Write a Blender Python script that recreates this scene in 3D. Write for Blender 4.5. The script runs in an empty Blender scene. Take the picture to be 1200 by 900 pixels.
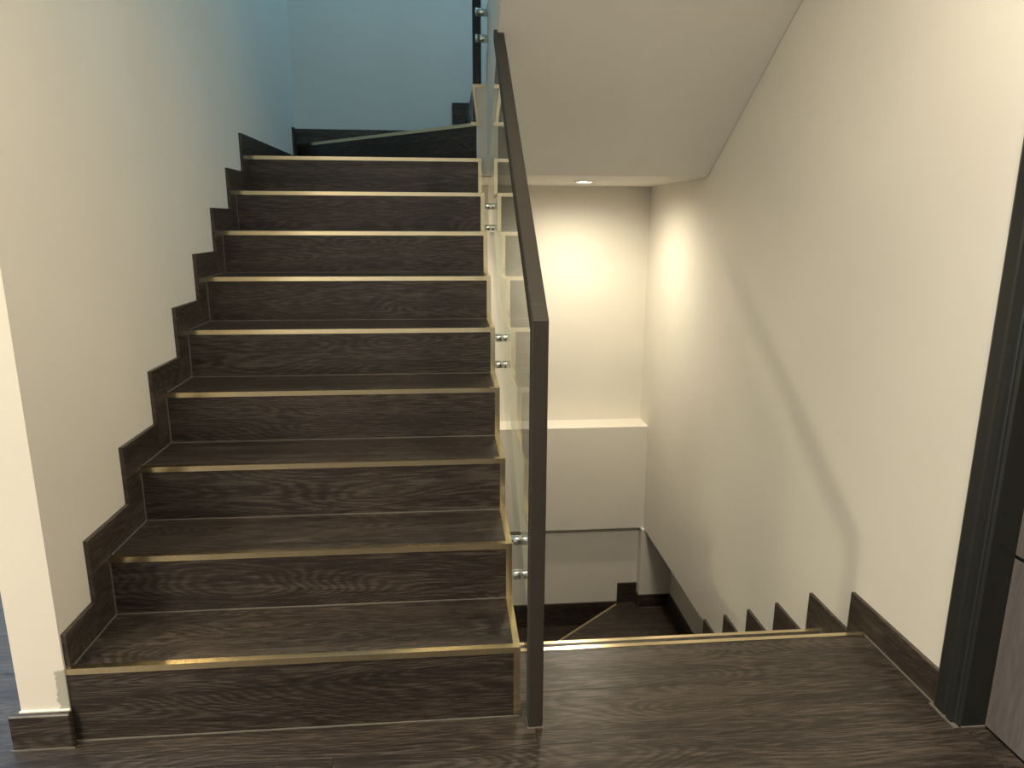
import bpy, bmesh, math, random
from mathutils import Matrix, Vector

random.seed(7)
S = bpy.context.scene
COL = S.collection

# ------------------------------------------------------------------ camera
YAW, PITCH, ROLL, FPX = 0.08988, 0.22666, 0.00426, 823.38
cam_d = bpy.data.cameras.new('camera')
cam = bpy.data.objects.new('camera', cam_d)
COL.objects.link(cam)
cam_d.sensor_fit = 'HORIZONTAL'
cam_d.sensor_width = 36.0
cam_d.lens = FPX / 1200 * 36.0
cam_d.clip_start = 0.02
cy, sy, cp, sp = math.cos(YAW), math.sin(YAW), math.cos(PITCH), math.sin(PITCH)
fwd = Vector((sy * cp, cy * cp, -sp)); rt = Vector((cy, -sy, 0)); up = rt.cross(fwd)
c, s = math.cos(ROLL), math.sin(ROLL)
rt2, up2 = rt * c + up * s, up * c - rt * s
m = Matrix.Identity(4)
for i in range(3):
    m[i][0], m[i][1], m[i][2] = rt2[i], up2[i], -fwd[i]
m.translation = (0.92995, -1.60144, 1.2647)
cam.matrix_world = m
S.camera = cam

# ------------------------------------------------------------------ world, view
w = bpy.data.worlds.new('world'); S.world = w; w.use_nodes = True
w.node_tree.nodes['Background'].inputs[0].default_value = (0.55, 0.72, 0.95, 1)
w.node_tree.nodes['Background'].inputs[1].default_value = 0.02
S.view_settings.view_transform = 'Standard'
S.view_settings.look = 'None'
S.view_settings.exposure = 0.78
S.view_settings.gamma = 1.0
S.view_settings.use_curve_mapping = False

WARM = (1.0, 0.87, 0.66)
COOL = (0.34, 0.68, 0.95)


def area(name, loc, rot, size, power, col):
    d = bpy.data.lights.new(name, 'AREA'); d.shape = 'RECTANGLE'
    d.size, d.size_y = size; d.energy = power; d.color = col
    o = bpy.data.objects.new(name, d); COL.objects.link(o)
    o.location = loc; o.rotation_euler = rot
    return o


# daylight entering through the upstairs window and the side-room window
area('upstairs_window_daylight', (2.19, 1.9, 4.0), (0, math.radians(78), math.radians(-12)), (1.1, 1.2), 33, COOL)
area('window_daylight', (-3.4, 0.6, 1.5), (0, math.radians(-90), 0), (1.3, 1.4), 105, (0.42, 0.66, 1.0))
SPOTS = dict(hall_main=170, hall_near=95, hall_fill_left=190, hall_fill_back=20, soffit=46)

# ------------------------------------------------------------------ materials
def mat(name):
    mt = bpy.data.materials.new(name); mt.use_nodes = True
    nt = mt.node_tree; b = nt.nodes['Principled BSDF']
    return mt, nt, b


def node(nt, t, **kw):
    n = nt.nodes.new(t)
    for k, v in kw.items():
        setattr(n, k, v)
    return n


def ramp(nt, stops):
    r = node(nt, 'ShaderNodeValToRGB'); e = r.color_ramp.elements
    while len(e) < len(stops): e.new(0.5)
    for el, (p, cl) in zip(e, stops):
        el.position = p; el.color = (*cl, 1) if len(cl) == 3 else cl
    return r


def paint(name, col, rough=0.62):
    mt, nt, b = mat(name)
    tc = node(nt, 'ShaderNodeTexCoord')
    n1 = node(nt, 'ShaderNodeTexNoise'); n1.inputs['Scale'].default_value = 2.2; n1.inputs['Detail'].default_value = 5
    n2 = node(nt, 'ShaderNodeTexNoise'); n2.inputs['Scale'].default_value = 160; n2.inputs['Detail'].default_value = 2
    nt.links.new(tc.outputs['Object'], n1.inputs['Vector']); nt.links.new(tc.outputs['Object'], n2.inputs['Vector'])
    r = ramp(nt, [(0.3, tuple(x * 0.965 for x in col)), (0.7, tuple(min(1, x * 1.02) for x in col))])
    nt.links.new(n1.outputs['Fac'], r.inputs['Fac']); nt.links.new(r.outputs['Color'], b.inputs['Base Color'])
    bp = node(nt, 'ShaderNodeBump'); bp.inputs['Strength'].default_value = 0.06; bp.inputs['Distance'].default_value = 0.002
    nt.links.new(n2.outputs['Fac'], bp.inputs['Height']); nt.links.new(bp.outputs['Normal'], b.inputs['Normal'])
    b.inputs['Roughness'].default_value = rough
    b.inputs['Specular IOR Level'].default_value = 0.3
    return mt


def wood(name, dark, mid, light, along='X', rough=0.40, spec=0.45):
    """smoked-oak vinyl: cathedral figure from contour lines of a stretched noise, plus fine pores"""
    mt, nt, b = mat(name)
    L = nt.links.new
    tc = node(nt, 'ShaderNodeTexCoord'); oi = node(nt, 'ShaderNodeObjectInfo')
    sep = node(nt, 'ShaderNodeSeparateXYZ'); L(tc.outputs['Object'], sep.inputs[0])
    add = node(nt, 'ShaderNodeMath', operation='ADD')
    u_src, a, bb = {'X': ('X', 'Y', 'Z'), 'Y': ('Y', 'X', 'Z'), 'Z': ('Z', 'X', 'Y')}[along]
    L(sep.outputs[a], add.inputs[0]); L(sep.outputs[bb], add.inputs[1])
    off = node(nt, 'ShaderNodeMath', operation='MULTIPLY'); off.inputs[1].default_value = 37.0
    L(oi.outputs['Random'], off.inputs[0])
    ua = node(nt, 'ShaderNodeMath', operation='ADD'); L(sep.outputs[u_src], ua.inputs[0]); L(off.outputs[0], ua.inputs[1])
    comb = node(nt, 'ShaderNodeCombineXYZ'); L(ua.outputs[0], comb.inputs[0]); L(add.outputs[0], comb.inputs[1]); L(off.outputs[0], comb.inputs[2])

    def noise(sx, sy_, det, dist=0.0, rgh=0.5):
        mp = node(nt, 'ShaderNodeMapping'); mp.inputs['Scale'].default_value = (sx, sy_, 1)
        L(comb.outputs[0], mp.inputs[0])
        n = node(nt, 'ShaderNodeTexNoise'); n.inputs['Scale'].default_value = 1
        n.inputs['Detail'].default_value = det; n.inputs['Distortion'].default_value = dist; n.inputs['Roughness'].default_value = rgh
        L(mp.outputs[0], n.inputs['Vector'])
        return n
    big = noise(1.0, 6.5, 1.3, 0.2)
    wob = noise(16, 70, 2)
    mul = node(nt, 'ShaderNodeMath', operation='MULTIPLY'); mul.inputs[1].default_value = 260.0
    L(big.outputs['Fac'], mul.inputs[0])
    wm = node(nt, 'ShaderNodeMath', operation='MULTIPLY_ADD'); wm.inputs[1].default_value = 3.2
    L(wob.outputs['Fac'], wm.inputs[0]); L(mul.outputs[0], wm.inputs[2])
    sn = node(nt, 'ShaderNodeMath', operation='SINE'); L(wm.outputs[0], sn.inputs[0])
    mr = node(nt, 'ShaderNodeMapRange'); mr.inputs[1].default_value = -1; mr.inputs[2].default_value = 1
    L(sn.outputs[0], mr.inputs[0])
    pores = noise(14, 210, 5, 0, 0.7)
    streak = noise(1.2, 26, 3)
    mx = node(nt, 'ShaderNodeMath', operation='MULTIPLY_ADD'); mx.inputs[1].default_value = 0.125
    L(mr.outputs[0], mx.inputs[0])
    m2 = node(nt, 'ShaderNodeMath', operation='MULTIPLY_ADD'); m2.inputs[1].default_value = 1.02
    L(pores.outputs['Fac'], m2.inputs[0]); L(mx.outputs[0], m2.inputs[2])
    m3 = node(nt, 'ShaderNodeMath', operation='MULTIPLY'); m3.inputs[1].default_value = 0.42
    L(streak.outputs['Fac'], m3.inputs[0]); L(m3.outputs[0], mx.inputs[2])
    r = ramp(nt, [(0.54, dark), (0.76, mid), (0.95, light)])
    L(m2.outputs[0], r.inputs['Fac']); L(r.outputs['Color'], b.inputs['Base Color'])
    bp = node(nt, 'ShaderNodeBump'); bp.inputs['Strength'].default_value = 0.25; bp.inputs['Distance'].default_value = 0.0012
    L(m2.outputs[0], bp.inputs['Height']); L(bp.outputs['Normal'], b.inputs['Normal'])
    rr = node(nt, 'ShaderNodeMapRange'); rr.inputs[3].default_value = rough + 0.1; rr.inputs[4].default_value = rough - 0.08
    L(m2.outputs[0], rr.inputs[0]); L(rr.outputs[0], b.inputs['Roughness'])
    b.inputs['Specular IOR Level'].default_value = spec
    return mt


def plain(name, col, rough, metal=0.0, bump=0.0, bscale=(60, 60, 60), spec=0.5):
    mt, nt, b = mat(name)
    b.inputs['Roughness'].default_value = rough; b.inputs['Metallic'].default_value = metal
    b.inputs['Specular IOR Level'].default_value = spec
    tc = node(nt, 'ShaderNodeTexCoord'); mp = node(nt, 'ShaderNodeMapping'); mp.inputs['Scale'].default_value = bscale
    n = node(nt, 'ShaderNodeTexNoise'); n.inputs['Scale'].default_value = 1; n.inputs['Detail'].default_value = 3
    nt.links.new(tc.outputs['Object'], mp.inputs[0]); nt.links.new(mp.outputs[0], n.inputs['Vector'])
    r = ramp(nt, [(0.25, tuple(x * 0.86 for x in col)), (0.75, tuple(min(1, x * 1.1) for x in col))])
    nt.links.new(n.outputs['Fac'], r.inputs['Fac']); nt.links.new(r.outputs['Color'], b.inputs['Base Color'])
    if bump:
        bp = node(nt, 'ShaderNodeBump'); bp.inputs['Strength'].default_value = bump; bp.inputs['Distance'].default_value = 0.002
        nt.links.new(n.outputs['Fac'], bp.inputs['Height']); nt.links.new(bp.outputs['Normal'], b.inputs['Normal'])
    return mt


def glass_mat():
    mt = bpy.data.materials.new('clear_glass'); mt.use_nodes = True
    nt = mt.node_tree; nt.nodes.clear()
    out = node(nt, 'ShaderNodeOutputMaterial'); mix = node(nt, 'ShaderNodeMixShader')
    # reflectance of the outer air-glass face only (Schlick); rays leaving the slab pass straight through
    lw = node(nt, 'ShaderNodeLayerWeight'); lw.inputs['Blend'].default_value = 0.5
    pw = node(nt, 'ShaderNodeMath', operation='POWER'); pw.inputs[1].default_value = 5.0
    fr = node(nt, 'ShaderNodeMath', operation='MULTIPLY_ADD'); fr.inputs[1].default_value = 0.9; fr.inputs[2].default_value = 0.05
    geo = node(nt, 'ShaderNodeNewGeometry'); inv = node(nt, 'ShaderNodeMath', operation='SUBTRACT'); inv.inputs[0].default_value = 1.0
    mu = node(nt, 'ShaderNodeMath', operation='MULTIPLY')
    nt.links.new(lw.outputs['Facing'], pw.inputs[0]); nt.links.new(pw.outputs[0], fr.inputs[0])
    nt.links.new(geo.outputs['Backfacing'], inv.inputs[1]); nt.links.new(fr.outputs[0], mu.inputs[0]); nt.links.new(inv.outputs[0], mu.inputs[1])
    t = node(nt, 'ShaderNodeBsdfTransparent'); t.inputs[0].default_value = (0.945, 0.965, 0.945, 1)
    g = node(nt, 'ShaderNodeBsdfGlossy'); g.inputs['Roughness'].default_value = 0.0; g.inputs['Color'].default_value = (0.95, 1, 0.97, 1)
    nt.links.new(mu.outputs[0], mix.inputs[0]); nt.links.new(t.outputs[0], mix.inputs[1]); nt.links.new(g.outputs[0], mix.inputs[2])
    nt.links.new(mix.outputs[0], out.inputs[0])
    return mt


def emit(name, col, strength):
    mt, nt, b = mat(name)
    b.inputs['Base Color'].default_value = (*col, 1)
    b.inputs['Emission Color'].default_value = (*col, 1); b.inputs['Emission Strength'].default_value = strength
    return mt


def corner_paint():
    """cream paint with the ragged grey-green patch of old coat by the first riser"""
    mt = paint('cream_paint_patched', (0.76, 0.72, 0.64)); nt = mt.node_tree; b = nt.nodes['Principled BSDF']
    L = nt.links.new
    old = b.inputs['Base Color'].links[0].from_socket
    geo = node(nt, 'ShaderNodeNewGeometry'); sep = node(nt, 'ShaderNodeSeparateXYZ'); L(geo.outputs['Position'], sep.inputs[0])
    n = node(nt, 'ShaderNodeTexNoise'); n.inputs['Scale'].default_value = 45; n.inputs['Detail'].default_value = 4
    L(geo.outputs['Position'], n.inputs['Vector'])

    def lin(src, a, k0):   # a*(src) + k0 + noise*0.5
        q = node(nt, 'ShaderNodeMath', operation='MULTIPLY_ADD'); q.inputs[1].default_value = a; q.inputs[2].default_value = k0
        L(src, q.inputs[0]); return q.outputs[0]
    # inside when x > -0.035 and 0.09 < z < 0.215 with noisy limits
    def step(src, lo, w_):
        q = node(nt, 'ShaderNodeMapRange'); q.inputs[1].default_value = lo; q.inputs[2].default_value = lo + w_
        L(src, q.inputs[0]); return q.outputs[0]
    wob = lin(n.outputs['Fac'], 0.03, -0.015)
    ax = node(nt, 'ShaderNodeMath', operation='ADD'); L(sep.outputs['X'], ax.inputs[0]); L(wob, ax.inputs[1])
    az = node(nt, 'ShaderNodeMath', operation='ADD'); L(sep.outputs['Z'], az.inputs[0]); L(wob, az.inputs[1])
    m1 = step(ax.outputs[0], -0.036, 0.003)
    zi = lin(az.outputs[0], -1, 0.0); m2 = step(zi, -0.205, 0.006)
    mm = node(nt, 'ShaderNodeMath', operation='MULTIPLY'); L(m1, mm.inputs[0]); L(m2, mm.inputs[1])
    mixc = node(nt, 'ShaderNodeMix', data_type='RGBA'); mixc.inputs[7].default_value = (0.42, 0.41, 0.35, 1)
    L(mm.outputs[0], mixc.inputs[0]); L(old, mixc.inputs[6]); L(mixc.outputs[2], b.inputs['Base Color'])
    return mt


M = dict(
    paint=paint('cream_wall_paint', (0.76, 0.73, 0.66)),
    corner=corner_paint(),
    ceil=paint('ceiling_paint', (0.78, 0.76, 0.71)),
    wood=wood('smoked_oak', (0.012, 0.0088, 0.0068), (0.0285, 0.0212, 0.0168), (0.078, 0.062, 0.050), 'X'),
    wood_y=wood('smoked_oak_skirting', (0.012, 0.009, 0.007), (0.038, 0.029, 0.023), (0.085, 0.068, 0.054), 'Y'),
    brass=plain('champagne_brass', (0.84, 0.71, 0.46), 0.19, 1.0, 0.0, (3, 3, 3)),
    chrome=plain('brushed_steel', (0.72, 0.72, 0.70), 0.16, 1.0),
    bronze=plain('bronze_brown_powder_coat', (0.040, 0.0335, 0.0265), 0.55, 0.0, 0.05, (200, 200, 200), 0.25),
    black=plain('dark_anthracite_coat', (0.008, 0.011, 0.011), 0.35, 0.0, 0.0),
    glass=glass_mat(),
    sealant=plain('grey_sealant', (0.15, 0.135, 0.115), 0.6),
    white_sealant=plain('white_sealant', (0.8, 0.78, 0.72), 0.5),
    frame=plain('charcoal_door_frame', (0.017, 0.018, 0.016), 0.42, 0.0, 0.15, (40, 40, 3)),
    door=wood('grey_taupe_door_veneer', (0.108, 0.090, 0.080), (0.126, 0.107, 0.096), (0.150, 0.130, 0.117), 'Z', 0.5, 0.3),
    inlay=plain('black_inlay', (0.004, 0.004, 0.004), 0.4),
    lens=emit('lamp_lens_warm', (1.0, 0.86, 0.64), 40.0),
    ring=plain('white_lamp_ring', (0.75, 0.73, 0.68), 0.4),
)

# ------------------------------------------------------------------ mesh helpers
def link(name, me, material, parent=None, loc=(0, 0, 0)):
    o = bpy.data.objects.new(name, me); COL.objects.link(o)
    o.location = loc
    if material is not None and not me.materials: me.materials.append(material)
    if parent is not None: o.parent = parent
    return o


def tag(o, label=None, cat=None, group=None, kind=None):
    if label: o['label'] = label
    if cat: o['category'] = cat
    if group: o['group'] = group
    if kind: o['kind'] = kind
    return o


def empty(name, loc=(0, 0, 0)):
    o = bpy.data.objects.new(name, None); COL.objects.link(o); o.location = loc
    o.empty_display_size = 0.1
    return o


def finish(bm, name, bevel=0.0, segs=1):
    bmesh.ops.recalc_face_normals(bm, faces=bm.faces)
    if bevel:
        bmesh.ops.bevel(bm, geom=list(bm.edges), offset=bevel, segments=segs, affect='EDGES', clamp_overlap=True)
    me = bpy.data.meshes.new(name); bm.to_mesh(me); bm.free()
    return me


def box(name, x0, x1, y0, y1, z0, z1, material, parent=None, bevel=0.0):
    cx, cy_, cz = (x0 + x1) / 2, (y0 + y1) / 2, (z0 + z1) / 2
    bm = bmesh.new()
    bmesh.ops.create_cube(bm, size=1)
    for v in bm.verts:
        v.co = Vector((v.co.x * (x1 - x0), v.co.y * (y1 - y0), v.co.z * (z1 - z0)))
    me = finish(bm, name, bevel)
    px, py, pz = parent_off(parent)
    return link(name, me, material, parent, (cx - px, cy_ - py, cz - pz))


def parent_off(p):
    x = y = z = 0
    while p is not None:
        x += p.location[0]; y += p.location[1]; z += p.location[2]; p = p.parent
    return x, y, z


def prism(name, pts, axis, a0, a1, material, parent=None, bevel=0.0, smooth=False):
    """polygon pts extruded along axis: 'X' -> pts are (y,z); 'Z' -> (x,y); 'Y' -> (x,z)"""
    mk = {'X': lambda p, a: Vector((a, p[0], p[1])), 'Y': lambda p, a: Vector((p[0], a, p[1])), 'Z': lambda p, a: Vector((p[0], p[1], a))}[axis]
    vs0 = [mk(p, a0) for p in pts]; vs1 = [mk(p, a1) for p in pts]
    ctr = sum(vs0 + vs1, Vector()) / (2 * len(pts))
    bm = bmesh.new()
    A = [bm.verts.new(v - ctr) for v in vs0]; B = [bm.verts.new(v - ctr) for v in vs1]
    bm.faces.new(A[::-1]); bm.faces.new(B)
    n = len(pts)
    for i in range(n):
        bm.faces.new((A[i], A[(i + 1) % n], B[(i + 1) % n], B[i]))
    me = finish(bm, name, bevel)
    o = parent_off(parent)
    return link(name, me, material, parent, tuple(ctr[i] - o[i] for i in range(3)))


def cyl(name, p0, p1, r, material, parent=None, n=20, bevel=0.0):
    p0, p1 = Vector(p0), Vector(p1); d = p1 - p0
    bm = bmesh.new()
    bmesh.ops.create_cone(bm, cap_ends=True, segments=n, radius1=r, radius2=r, depth=d.length)
    bmesh.ops.rotate(bm, verts=bm.verts, cent=(0, 0, 0), matrix=d.to_track_quat('Z', 'Y').to_matrix())
    me = finish(bm, name, bevel)
    for f in me.polygons: f.use_smooth = len(f.vertices) == 4
    o = parent_off(parent); ctr = (p0 + p1) / 2
    return link(name, me, material, parent, tuple(ctr[i] - o[i] for i in range(3)))


def struct(o, label, cat):
    return tag(o, label, cat, kind='structure')


# ------------------------------------------------------------------ dimensions (metres, floor z = 0)
T, RISE, Z0, W = 0.245, 0.17, 0.0327, 1.097
zt = lambda k: Z0 + RISE * k
yk = lambda k: (k - 1) * T
XR = 2.2315                      # right wall
YB = 3.13                        # upper back wall
YF = 2.97                        # far wall above the ledge
SOF = 1.487                      # winder soffit
X3 = 1.127                       # left face of the upper return flight
YSO = 1.956
sof_z = lambda y: SOF + 0.664 * (YSO - y)
CEIL = 2.78
ST = 0.012                       # skirting thickness
HS, E = 0.092, 0.098

# ------------------------------------------------------------------ setting: walls
struct(box('wall_left', -0.125, -ST, -0.011, YB + 0.12, 0, 5.2, M['corner']),
       'tall cream wall along the left side of the ascending stairs', 'wall')
struct(box('wall_back', -0.118, XR + 0.3, YB, YB + 0.12, 1.0, 5.2, M['paint']),
       'back wall above the winder steps, washed by bluish light', 'wall')
far = struct(prism('wall_far', [(-0.012, -0.052), (XR + 0.05, -0.052), (XR + 0.05, SOF), (W, SOF), (W, 1.2), (-0.012, 1.2)], 'Y', YF, YF + 0.16, M['paint']),
             'cream far wall under the soffit, lit by the recessed downlight', 'wall')
struct(box('wall_ledge', -0.5, XR + 0.01, 2.772, YB + 0.3, -0.772, -0.052, M['paint']),
       'boxed out ledge at the foot of the far wall over the lower stair turn', 'wall')
# right wall: full height above the recess, with the door opening towards the viewer
rw = [(-0.10, -1.5), (1.497, -1.5), (1.497, -0.772), (YB, -0.772), (YB, 5.2), (-4.2, 5.2), (-4.2, 2.08), (-0.10, 2.08)]
struct(prism('wall_right', rw, 'X', XR, XR + 0.26, M['paint']),
       'broad cream wall along the right side of the descending stairs', 'wall')
struct(box('wall_lower_back', -0.5, 2.40, 2.815, 2.95, -2.0, -0.772, M['paint']),
       'dim lower wall behind the turn of the descending stairs', 'wall')
struct(box('wall_lower_pillar', 2.213, 2.60, 2.737, 2.815, -2.0, -0.772, M['paint']),
       'narrow pillar face in the lower corner of the stairwell', 'wall')
struct(box('wall_lower_right', 2.432, 2.60, 1.45, 2.737, -2.0, -0.772, M['paint']),
       'recessed lower wall under the right wall overhang', 'wall')
# hall behind and beside the camera
struct(box('wall_hall_back', -3.6, XR + 0.3, -4.3, -4.18, 0, CEIL, M['paint']), 'cream hall wall behind the viewer', 'wall')
hw = prism('wall_hall_side', [(-4.2, 0), (3.2, 0), (3.2, CEIL), (-4.2, CEIL)], 'X', -3.7, -3.58, M['paint'])
struct(hw, 'cream wall at the far left of the side room', 'wall')
struct(box('wall_side_room', -3.6, -0.118, 2.6, 2.72, 0, CEIL, M['paint']), 'end wall of the side room left of the stairs', 'wall')
struct(box('ceiling', -3.6, XR + 0.26, -4.2, -0.10, CEIL, CEIL + 0.6, M['ceil']), 'white hall ceiling above the viewer', 'ceiling')
struct(box('ceiling_side_room', -3.6, -0.118, -0.10, 2.65, CEIL, CEIL + 0.3, M['ceil']), 'white ceiling of the side room', 'ceiling')
struct(prism('ceiling_upstairs', [(-0.118, -0.1), (XR + 0.26, -0.1), (XR + 0.26, YB + .12), (-0.118, YB + .12)], 'Z', 5.2, 5.3, M['ceil']),
       'white ceiling of the upper stairwell', 'ceiling')
struct(box('wall_upstairs', -0.118, XR + 0.26, -0.22, -0.10, CEIL + 0.6, 5.2, M['paint']), 'cream wall across the upstairs landing', 'wall')
# side-room window (daylight)
struct(box('window_2', 2.205, 2.2315, 1.25, 2.55, 3.4, 4.6, M['ring']), 'white framed upstairs window in the right wall', 'window')
wn = struct(box('window_1', -3.578, -3.56, -0.15, 1.35, 0.8, 2.2, M['ring']), 'white framed window in the side room', 'window')

# ------------------------------------------------------------------ floor
fl = struct(prism('floor', [(-3.6, -4.2), (2.42, -4.2), (2.42, 0.278), (1.0, 0.278), (1.0, 0.02), (-0.115, 0.02), (-0.115, 2.6), (-3.6, 2.6)],
                  'Z', -0.12, -0.009, M['wood']),
            'dark smoked oak plank floor of the hall and landing', 'floor')
PW, PL, gap = 0.202, 1.60, 0.0004
rows = [0.288 - 0.018 - 0.0, 0.086]
y_hi = 0.274
row_edges = [(0.086, 0.274)] + [(-0.116 - PW * i, 0.086 - PW * i) for i in range(5)]
offs = [1.03, 1.133, 0.635, 0.20, 1.31, 0.75]


def plank(x0, x1, y0, y1):
    if x1 - x0 < 0.02 or y1 - y0 < 0.01: return
    box('plank', x0 + gap, x1 - gap, y0 + gap, y1 - gap, -0.009, 0.0, M['wood'], fl, 0.0006)


def fill_row(xa, xb, y0, y1, off):
    x = off
    while x > xa: x -= PL
    while x < xb:
        plank(max(x, xa), min(x + PL, xb), y0, y1); x += PL


for i, (y0, y1) in enumerate(row_edges):
    if i == 0:
        fill_row(1.03, 2.219, y0, y1, offs[i])
        fill_row(-1.6, -0.125, y0, y1 + 0.018, offs[i])
    else:
        fill_row(-1.6, 2.219 if y1 > -0.06 else 2.29, y0, y1, offs[i])
        if y1 > -0.06: plank(2.219, 2.29, y0, -0.16)
for j in range(3):
    y0 = 0.288 + PW * j
    fill_row(-1.6, -0.125, y0, y0 + PW, 0.3 + 0.47 * j)

# ------------------------------------------------------------------ ascending staircase
up_st = tag(empty('staircase', (0.55, 0.0, 0.0)),
            'dark oak staircase with brass edged steps climbing beside the left wall and turning', 'staircase')
NF, NT = 0.0155, 0.010   # brass nosing: height of front face, width of top face


def step(st, k, x0, x1, y0, y1, z_lo, z, side=True, first=False, ntop=NT, back_seal=True, left_seal=True):
    """riser at y0 rising to z, tread from y0 to y1 (towards +y)"""
    xr_ = x1 - 0.016 if side else x1
    xl = x0 - 0.012 if first else x0
    ri = box('riser', xl, xr_, y0 - 0.006, y0 + 0.006, z_lo, z - NF, M['wood'], st)
    tr = box('tread', x0, xr_, y0 + ntop, y1 - 0.006, z - 0.012, z, M['wood'], st)
    L_ = [(y0 - 0.008, z - NF), (y0 - 0.008, z + 0.001), (y0 + ntop, z + 0.001), (y0 + ntop, z - 0.012), (y0 - 0.0055, z - 0.012), (y0 - 0.0055, z - NF)]
    prism('nosing_trim', L_, 'X', xl - (0.016 if first else 0), x1 + 0.001, M['brass'], tr)
    if side:
        box('side_trim', xr_, x1 + 0.001, y0 + ntop, y1 + 0.006, z - 0.014, z + 0.0008, M['brass'], tr)
        box('side_trim', xr_, x1 + 0.001, y0 - 0.008, y0 + 0.008, z_lo + 0.0008, z - NF, M['brass'], ri)
    if back_seal:
        box('sealant_joint', x0, xr_, y1 - 0.0085, y1 - 0.0055, z, z + 0.0022, M['sealant'], tr)
    if left_seal:
        box('sealant_joint', x0, x0 + 0.003, y0 + ntop, y1 - 0.006, z, z + 0.0022, M['sealant'], tr)
        if not first:
            box('sealant_joint', x0, x0 + 0.0025, y0 - 0.0078, y0 - 0.0058, z_lo, z - NF, M['sealant'], ri)
    return tr, ri


for k in range(1, 9):
    step(up_st, k, 0.0, W, yk(k), yk(k + 1), zt(k - 1) if k > 1 else 0.0, zt(k), first=(k == 1))
box('sealant_joint', -0.01, W, -0.009, -0.006, 0.0, 0.003, M['sealant'], up_st)

# top straight riser 9 and winder treads
z9, z10, z11, z12 = zt(9), zt(10), zt(11), zt(12)
y9 = yk(9)
YW = 1.986          # end of the open well
XW = 1.060          # riser 11 plane
r9 = box('riser', 0, W - 0.016, y9 - 0.006, y9 + 0.006, zt(8), z9 - NF, M['wood'], up_st)
t9 = prism('tread', [(0, y9 + NT), (W - 0.016, y9 + NT), (W - 0.016, YW + .01), (0.0, YB)], 'Z', z9 - 0.012, z9, M['wood'], up_st)
prism('nosing_trim', [(y9 - 0.008, z9 - NF), (y9 - 0.008, z9 + 0.001), (y9 + NT, z9 + 0.001), (y9 + NT, z9 - 0.012), (y9 - 0.0055, z9 - 0.012), (y9 - 0.0055, z9 - NF)],
      'X', 0, W + 0.001, M['brass'], t9)
box('side_trim', W - 0.016, W + 0.001, y9 - 0.008, y9 + 0.008, zt(8), z9 - NF, M['brass'], r9)


def diag_board(name, p, q, th, z0, z1, material, parent, side=1):
    """vertical board along plan line p->q, thickness th to the right of travel * side"""
    p, q = Vector(p), Vector(q); d = (q - p).normalized(); n = Vector((d.y, -d.x)) * side * th
    ctr = (p + q + n) / 2
    ang = math.atan2(d.y, d.x); ln = (q - p).length
    o = box(name, ctr.x - ln / 2, ctr.x + ln / 2, ctr.y - th / 2, ctr.y + th / 2, z0, z1, material, parent)
    o.rotation_euler.z = ang
    return o


A10, B10 = (W - 0.008, YW), (0.0, YB - 0.002)
r10 = diag_board('riser', A10, B10, 0.012, z9, z10 - NF, M['wood'], up_st)
t10 = prism('tread', [(XW, YW + 0.035), (0.02, YB), (XW, YB)], 'Z', z10 - 0.012, z10, M['wood'], up_st)
diag_board('nosing_trim', (A10[0], A10[1] - 0.002), (0.0, YB - 0.004), 0.018, z10 - NF, z10 + 0.001, M['brass'], t10)
box('side_trim', XW - 0.01, W + 0.0, YW - 0.006, YW + 0.010, z10 - NF, z10 + 0.001, M['brass'], t10)
r11 = box('riser', XW, XW + 0.012, YW + 0.01, YB, z10, z11 - NF, M['wood'], up_st)
t11 = prism('tread', [(XW + NT, YW + 0.012), (1.16, YW + 0.012), (XR - 0.012, YF + 0.1), (XR - 0.012, YB), (XW + NT, YB)], 'Z', z11 - 0.012, z11, M['wood'], up_st)
box('nosing_trim', XW - 0.003, XW + NT, YW - 0.006, YB, z11 - NF, z11 + 0.001, M['brass'], t11)
box('side_trim', XW + NT, X3 + 0.002, YW - 0.006, YW + 0.012, z11 - NF, z11 + 0.001, M['brass'], t11)
prism('side_trim', [(XW - 0.004, z11 - NF), (XW + 0.011, z11 - NF), (XW + 0.030, z10 + 0.001), (XW + 0.015, z10 + 0.001)], 'Y', YW - 0.004, YW + 0.012, M['brass'], r11)
# white inner core at the end of the well and the slab under the winders
box('well_end_core', XW + 0.016, X3 + 0.02, YW, YW + 0.12, SOF, z11 - NF, M['paint'], up_st)
box('winder_slab', W, XR, YW + 0.05, YF, SOF, z11 - 0.012, M['ceil'], up_st)
box('winder_slab', -0.01, W - 0.002, y9 + 0.02, YB, zt(8) - 0.18, z9 - 0.012, M['paint'], up_st)
t12 = prism('tread', [(1.15, YW + .012), (XR - 0.012, YF + 0.1), (XR - 0.012, YW + .012)], 'Z', z12 - 0.012, z12, M['wood'], up_st)
r12 = diag_board('riser', (1.15, YW + .012), (XR - .012, YF + 0.1), 0.012, z11, z12 - NF, M['wood'], up_st, 1)

# sawtooth body carrying the straight flight (white painted side)
prof = [(0.008, 0.0)]
for k in range(1, 9):
    prof += [(yk(k) + 0.007, zt(k) - 0.0125), (yk(k + 1) + 0.007, zt(k) - 0.0125)]
prof += [(y9 + 0.007, z9 - 0.0125), (y9 + 0.05, z9 - 0.0125), (y9 + 0.05, zt(8) - 0.16), (0.26, 0.0)]
prism('stair_body', prof, 'X', 0.0, W - 0.0005, M['paint'], up_st)

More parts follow.
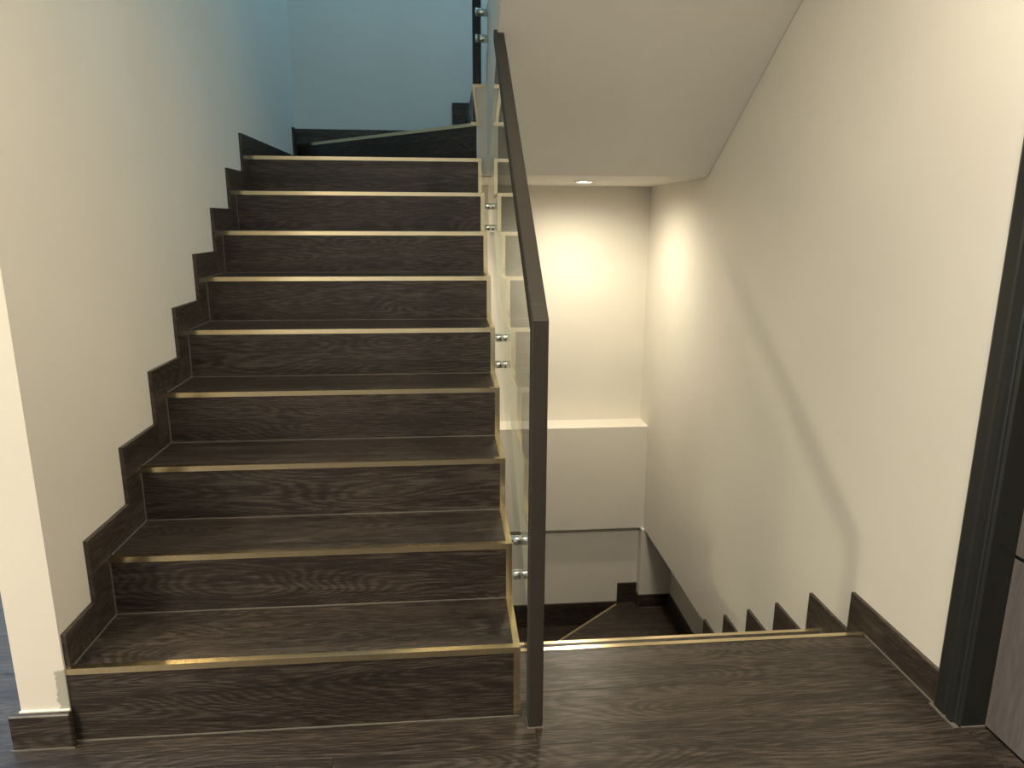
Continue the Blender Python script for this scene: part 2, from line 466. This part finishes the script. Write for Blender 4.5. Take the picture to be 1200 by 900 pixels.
# return flight overhead, climbing back towards the viewer
prof = [(YW + 0.06, SOF), (YSO, SOF), (0.0, sof_z(0.0)), (-0.10, sof_z(0.0)), (-0.10, zt(20) - 0.012)]
for k in range(20, 12, -1):
    yy = 1.96 - (k - 13) * T
    prof += [(yy, zt(k) - 0.012), (yy, zt(k - 1) - 0.012)]
prof += [(YW + 0.06, z12 - 0.012)]
prism('return_flight_body', prof, 'X', X3, XR, M['ceil'], up_st, 0.004)
for k in range(13, 21):
    yy = 1.96 - (k - 13) * T
    tr = box('tread', X3 + 0.002, XR - 0.013, (yy - T) if k < 20 else -0.1, yy - NT, zt(k) - 0.012, zt(k), M['wood'], up_st)
    box('nosing_trim', X3, XR - 0.013, yy - NT, yy + 0.008, zt(k) - NF, zt(k) + 0.001, M['brass'], tr)
    box('riser', X3 + 0.002, XR - 0.013, yy, yy + 0.006, zt(k - 1), zt(k) - NF, M['wood'], up_st)

# ------------------------------------------------------------------ descending staircase
YE = 0.288
dz = lambda j: 0.0 if j == 0 else (-0.142 if j == 1 else -0.149 - 0.172 * (j - 1))
dy = lambda j: YE if j == 0 else 0.534 + 0.2404 * (j - 1)
XL = 1.132
XRS = XR - ST
dn = tag(empty('staircase', (1.7, 0.5, -1.0)), 'dark oak staircase with brass edged steps going down beside the right wall', 'staircase')
for j in range(0, 8):
    xa = 1.099 if j == 0 else XL
    xb = XRS if j < 6 else 2.42
    if j == 0:
        host = box('nosing_board', xa, xb, YE - 0.02, YE - 0.001, -0.03, -0.0015, M['wood'], dn)
    else:
        host = box('tread', xa, xb, dy(j - 1) + 0.006, dy(j) - 0.014, dz(j) - 0.012, dz(j), M['wood'], dn)
        box('sealant_joint', XRS - 0.003, XRS, dy(j - 1) + 0.006, dy(j) - 0.018, dz(j), dz(j) + 0.002, M['sealant'], host)
    z = dz(j)
    prism('nosing_trim', [(dy(j) - 0.014, z - 0.0015), (dy(j) - 0.014, z + 0.001), (dy(j) + 0.002, z + 0.001), (dy(j) + 0.002, z - NF), (dy(j), z - NF), (dy(j), z - 0.0015)],
          'X', xa, xb, M['brass'], host)
    box('riser', XL, xb, dy(j) - 0.008, dy(j), dz(j + 1) if j < 7 else -1.353, z - NF, M['wood'], dn)
# body of the descending flight, white soffit
prof = [(YE - 0.01, -0.02)]
for j in range(0, 8):
    prof += [(dy(j) - 0.009, dz(j) - 0.0125), (dy(j) - 0.009, (dz(j + 1) if j < 7 else -1.353) - 0.0125)]
prof = [(YE - 0.2, -0.13), (YE - 0.2, -0.0125 - 0.012)] + [(YE - 0.009, -0.0245)] + prof[2:] + [(dy(7) + 0.02, -1.6), (1.6, -1.45)]
prism('stair_body', prof, 'X', X3 + 0.006, XR - 0.001, M['paint'], dn)
# lower winders
ya = dy(7)
t8 = prism('tread', [(XL, ya), (2.42, ya), (2.42, 2.81), (2.082, 2.81), (XL, 1.98)], 'Z', -1.39, -1.353, M['wood'], dn)
diag_board('nosing_trim', (2.086, 2.81), (XL, 1.978), 0.014, -1.370, -1.352, M['brass'], t8, -1)
diag_board('riser', (2.084, 2.812), (XL, 1.982), 0.01, -1.515, -1.370, M['wood'], dn, 1)
prism('tread', [(XL, 1.98), (2.2, 2.81), (-0.1, 2.81), (-0.1, 1.98)], 'Z', -1.55, -1.515, M['wood'], dn)
box('sealant_joint', 2.215, 2.42, 2.722, 2.726, -1.353, -1.350, M['sealant'], dn)

# ------------------------------------------------------------------ skirting boards
def skirt_board(parent, pts, axis, a0, a1):
    return prism('skirting_board', pts, axis, a0, a1, M['wood_y'], parent, 0.0008)


bl = struct(empty('baseboard_left', (0, 0, 0)), 'dark oak skirting stepping up along the left wall', 'skirting')
g = 0.0003
for k in range(1, 10):
    z, y0 = zt(k), yk(k)
    y1 = yk(k + 1) if k < 9 else YB
    ya_ = -0.004 if k == 1 else y0 - E + g
    yb_ = YB - 0.095 if k == 9 else y1 - E - g
    skirt_board(bl, [(ya_, z), (ya_, z + HS), (yb_, z + HS), (yb_, z)], 'X', -ST - 0.001, 0.0)
    if k > 1:
        zl = zt(k - 1)
        skirt_board(bl, [(y0 - g, zl), (y0 - E, zl), (y0 - E, z - g), (y0 - g, z - g)], 'X', -ST - 0.001, 0.0)
skirt_board(bl, [(YB - 0.094, z9), (YB - 0.094, z10 + HS), (YB, z10 + HS), (YB, z9)], 'X', -ST - 0.001, 0.0)

bb = struct(empty('baseboard_back', (0.5, YB, z10)), 'dark skirting at the foot of the back wall above the winder steps', 'skirting')
for (xa, xb, za, zb) in [(0.0, XW - 0.09, z10, z10 + HS), (XW - 0.0895, XW + 0.0, z10, z11 + HS), (XW + 0.0005, 1.7, z11, z11 + HS)]:
    box('skirting_board', xa, xb, YB - ST, YB, za, zb, M['wood'], bb, 0.0008)

br = struct(empty('baseboard_right', (XR, 0, 0)), 'dark oak skirting stepping down along the right wall', 'skirting')
ER, HR = 0.081, 0.096
for j in range(0, 7):
    z = dz(j)
    ya_ = -0.055 if j == 0 else dy(j - 1)
    yb_ = dy(j)
    y_a = ya_ + (ER if j else 0) + g
    if j <= 5:
        skirt_board(br, [(y_a, z + HR), (yb_ + ER - g, z + HR), (yb_ + ER - g, z), (y_a, z)], 'X', XRS, XR + 0.001)
    zl = dz(j + 1)
    if j < 5:
        skirt_board(br, [(yb_ + g, z - g), (yb_ + ER, z - g), (yb_ + ER, zl), (yb_ + g, zl)], 'X', XRS, XR + 0.001)
box('sealant_joint', XRS - 0.004, XRS, -0.055, YE - 0.018, 0, 0.003, M['sealant'], br)

be = struct(empty('baseboard_left_end', (-0.06, -0.04, 0)), 'short dark oak skirting block around the foot of the left wall end', 'skirting')
box('skirting_board', -0.149, -0.006, -0.029, -0.0112, 0.001, 0.094, M['wood'], be, 0.003)
box('skirting_board', -0.148, -0.125, -0.011, 1.2, 0.001, 0.093, M['wood_y'], be, 0.001)
box('sealant_joint', -0.128, -0.010, -0.016, -0.0112, 0.093, 0.0985, M['white_sealant'], be, 0.001)
box('sealant_joint', -0.150, -0.003, -0.032, -0.029, 0.0, 0.003, M['sealant'], be)

bw = struct(empty('baseboard_lower', (2.2, 3.05, -1.5)), 'black looking skirting around the lower stair turn', 'skirting')
box('skirting_board', 0.0, 2.076, 2.803, 2.816, -1.515, -1.345, M['wood'], bw, 0.0008)
box('skirting_board', 2.0765, 2.214, 2.803, 2.816, -1.353, -1.205, M['wood'], bw, 0.0008)
box('skirting_board', 2.2015, 2.2135, 2.728, 2.8025, -1.353, -1.256, M['wood_y'], bw, 0.0008)
box('skirting_board', 2.214, 2.432, 2.726, 2.738, -1.353, -1.258, M['wood'], bw, 0.0008)
box('skirting_board', 2.42, 2.432, 1.60, 2.7255, -1.353, -1.258, M['wood_y'], bw, 0.0008)

# ------------------------------------------------------------------ glass railing beside the ascending flight
GX = 1.133
ra = tag(empty('glass_railing', (GX, -0.04, 0.0)), 'clear glass stair railing with brown metal newel post and sloping handrail', 'railing')
SL = 0.700
kz = 1.052           # knee height (rail top)
ytop = 1.335
# newel post + handrail as square tubes around the glass edge
prism('newel_post', [(-0.055, 0.002), (-0.055, kz), (-0.0125, kz + SL * 0.0425), (-0.0125, 0.002)], 'X', GX - 0.019, GX + 0.019, M['bronze'], ra, 0.0025)
prism('handrail', [(-0.012, kz + SL * 0.043), (-0.012, kz - 0.032), (ytop - 0.035, kz - 0.030 + SL * (ytop - 0.02)), (ytop - 0.06, kz + SL * (ytop - 0.02))],
      'X', GX - 0.019, GX + 0.019, M['bronze'], ra, 0.0025)
box('post_foot_seal', GX - 0.0205, GX + 0.0205, -0.057, -0.012, 0.0, 0.0022, M['sealant'], ra)
gz = lambda y: 0.694 * (y - 0.05)
prism('glass_panel', [(-0.02, 0.0), (0.05, 0.0), (1.93, gz(1.93)), (1.93, sof_z(1.93) - 0.002), (ytop - 0.02, sof_z(ytop - 0.02) - 0.004), (ytop - 0.06, kz - 0.012 + SL * (ytop - 0.06)), (-0.02, kz - 0.02)],
      'X', GX - 0.005, GX + 0.005, M['glass'], ra)


def standoff(parent, y, z, x0, x1, gx, rad=0.0145):
    so = cyl('standoff', (x0, y, z), (gx - 0.0052 * (1 if x1 > x0 else -1), y, z), rad, M['chrome'], parent, 20, 0.001)
    sgn = 1 if x1 > x0 else -1
    cyl('standoff_cap', (gx + 0.0052 * sgn, y, z), (gx + 0.0135 * sgn, y, z), rad + 0.0005, M['chrome'], so, 20, 0.001)
    cyl('washer', (x0, y, z), (x0 + 0.003 * sgn, y, z), rad + 0.0008, M['chrome'], so, 20)


for (y, zz) in [(0.29, 0.357), (0.29, 0.248), (1.03, 0.836), (1.03, 0.733), (1.75, 1.334), (1.75, 1.238)]:
    standoff(ra, y, zz, W - 0.0005, GX, GX)

# glass railing of the return flight, starting on the winder
GX3 = 1.082
rb = tag(empty('glass_railing', (GX3, 1.99, z11)), 'dark upright and glass of the upper railing standing on the winder step', 'railing')
prism('newel_post', [(1.060, YW + 0.001), (1.100, YW + 0.001), (1.100, YW + 0.045), (1.060, YW + 0.045)], 'Z', z11 + 0.001, z11 + 1.0, M['black'], rb, 0.002)
pl = [(YW, z11 + 0.002), (YW, z11 + 0.98), (0.1, z11 + 0.98 + SL * (YW - 0.1)), (0.1, z11 + 0.05 + SL * (YW - 0.1)), (YW - 0.05, z11 + 0.03)]
prism('glass_panel', pl, 'X', GX3 - 0.005, GX3 + 0.005, M['glass'], rb)
prism('handrail', [(YW + 0.045, z11 + 1.0), (YW + 0.045, z11 + 1.04), (0.1, z11 + 1.04 + SL * (YW - 0.06)), (0.1, z11 + 1.0 + SL * (YW - 0.06))], 'X', GX3 - 0.02, GX3 + 0.02, M['black'], rb, 0.002)
for (y, zz) in [(1.875, 2.19), (1.875, 2.08), (1.13, 2.82), (1.13, 2.71)]:
    standoff(rb, y, zz, X3 + 0.001, GX3, GX3, 0.018)

# ------------------------------------------------------------------ door at the right edge
d1 = struct(empty('door_1', (XR, -0.15, 0)), 'grey taupe veneered door with charcoal moulded frame at the right edge', 'door')
prof = [(-0.055, XR), (-0.055, XR - 0.016), (-0.062, XR - 0.019), (-0.098, XR - 0.021), (-0.102, XR - 0.016), (-0.106, XR - 0.016), (-0.110, XR - 0.022),
        (-0.127, XR - 0.022), (-0.130, XR - 0.014), (-0.134, XR - 0.012), (-0.1405, XR - 0.012), (-0.1450, XR - 0.006), (-0.145, XR + 0.062), (-0.095, XR + 0.062), (-0.095, XR)]
prism('architrave', [(x, y) for (y, x) in prof], 'Z', 0.0, 2.10, M['frame'], d1, 0)
prism('architrave', [(x, y) for (y, x) in [(-1.09, XR - 0.02), (-0.10, XR - 0.02), (-0.10, XR + 0.06), (-1.09, XR + 0.06)]], 'Z', 2.02, 2.10, M['frame'], d1, 0.002)
prism('architrave', [(x, y) for (y, x) in [(-1.10, XR - 0.02), (-1.02, XR - 0.02), (-1.02, XR + 0.06), (-1.10, XR + 0.06)]], 'Z', 0.0, 2.02, M['frame'], d1, 0.002)
for (za, zb) in [(0.004, 0.472), (0.482, 1.2), (1.21, 2.018)]:
    box('door_panel', XR + 0.060, XR + 0.098, -1.02, -0.1455, za, zb, M['door'], d1, 0.0005)
for zc in (0.477, 1.205):
    box('inlay_strip', XR + 0.0615, XR + 0.09, -1.02, -0.1455, zc - 0.005, zc + 0.005, M['inlay'], d1)
box('sealant_joint', XR - 0.026, XR - 0.012, -0.148, -0.05, 0.0, 0.003, M['sealant'], d1)
box('sealant_joint', XR - 0.006, XR + 0.06, -0.149, -0.145, 0.0, 0.003, M['sealant'], d1)

# ------------------------------------------------------------------ lamps
def downlight(loc, power, label, angle=120, blend=0.6, r=0.042, soft=0.07):
    e_ = tag(empty('recessed_downlight', loc), label, 'ceiling light', 'recessed downlights')
    bm = bmesh.new(); n = 32
    ring = [[bm.verts.new((math.cos(2 * math.pi * i / n) * rr, math.sin(2 * math.pi * i / n) * rr, zz)) for i in range(n)]
            for rr, zz in ((r + 0.016, 0.0), (r + 0.014, -0.004), (r, -0.005), (r - 0.004, 0.0))]
    for a_, b_ in zip(ring, ring[1:]):
        for i in range(n):
            bm.faces.new((a_[i], a_[(i + 1) % n], b_[(i + 1) % n], b_[i]))
    link('trim_ring', finish(bm, 'trim_ring'), M['ring'], e_)
    bm = bmesh.new()
    bmesh.ops.create_circle(bm, cap_ends=True, segments=n, radius=r - 0.003)
    for f in bm.faces: f.normal_flip() if f.normal.z > 0 else None
    link('lens', finish(bm, 'lens'), M['lens'], e_, (0, 0, -0.0015))
    d = bpy.data.lights.new('downlight_beam', 'SPOT'); d.energy = power; d.color = WARM
    d.spot_size = math.radians(angle); d.spot_blend = blend; d.shadow_soft_size = soft
    o = bpy.data.objects.new('downlight_beam', d); COL.objects.link(o); o.parent = e_; o.location = (0, 0, -0.012)
    return e_


downlight((1.69, 2.42, SOF), SPOTS['soffit'], 'small round recessed downlight glowing in the soffit before the far wall', 172, 1.0, 0.042, 0.05)
downlight((-1.25, -0.99, CEIL), SPOTS['hall_main'], 'recessed downlight in the hall ceiling left of the stair foot', 165, 0.7)
downlight((1.66, -0.72, CEIL), SPOTS['hall_near'], 'large round ceiling light in the hall beside the door', 165, 0.7, 0.2, 0.2)
downlight((0.8, -2.8, CEIL), SPOTS['hall_fill_back'], 'added unseen fill light in the hall ceiling behind the viewer', 165, 0.7)  # added fill lamp out of view, lifts the hall and left wall
downlight((-1.6, -2.6, CEIL), SPOTS['hall_fill_left'], 'added unseen soft fill light in the hall left of the viewer', 165, 0.7, 0.3, 0.3)  # added fill lamp, brightens the right wall; wide to keep its shadows soft
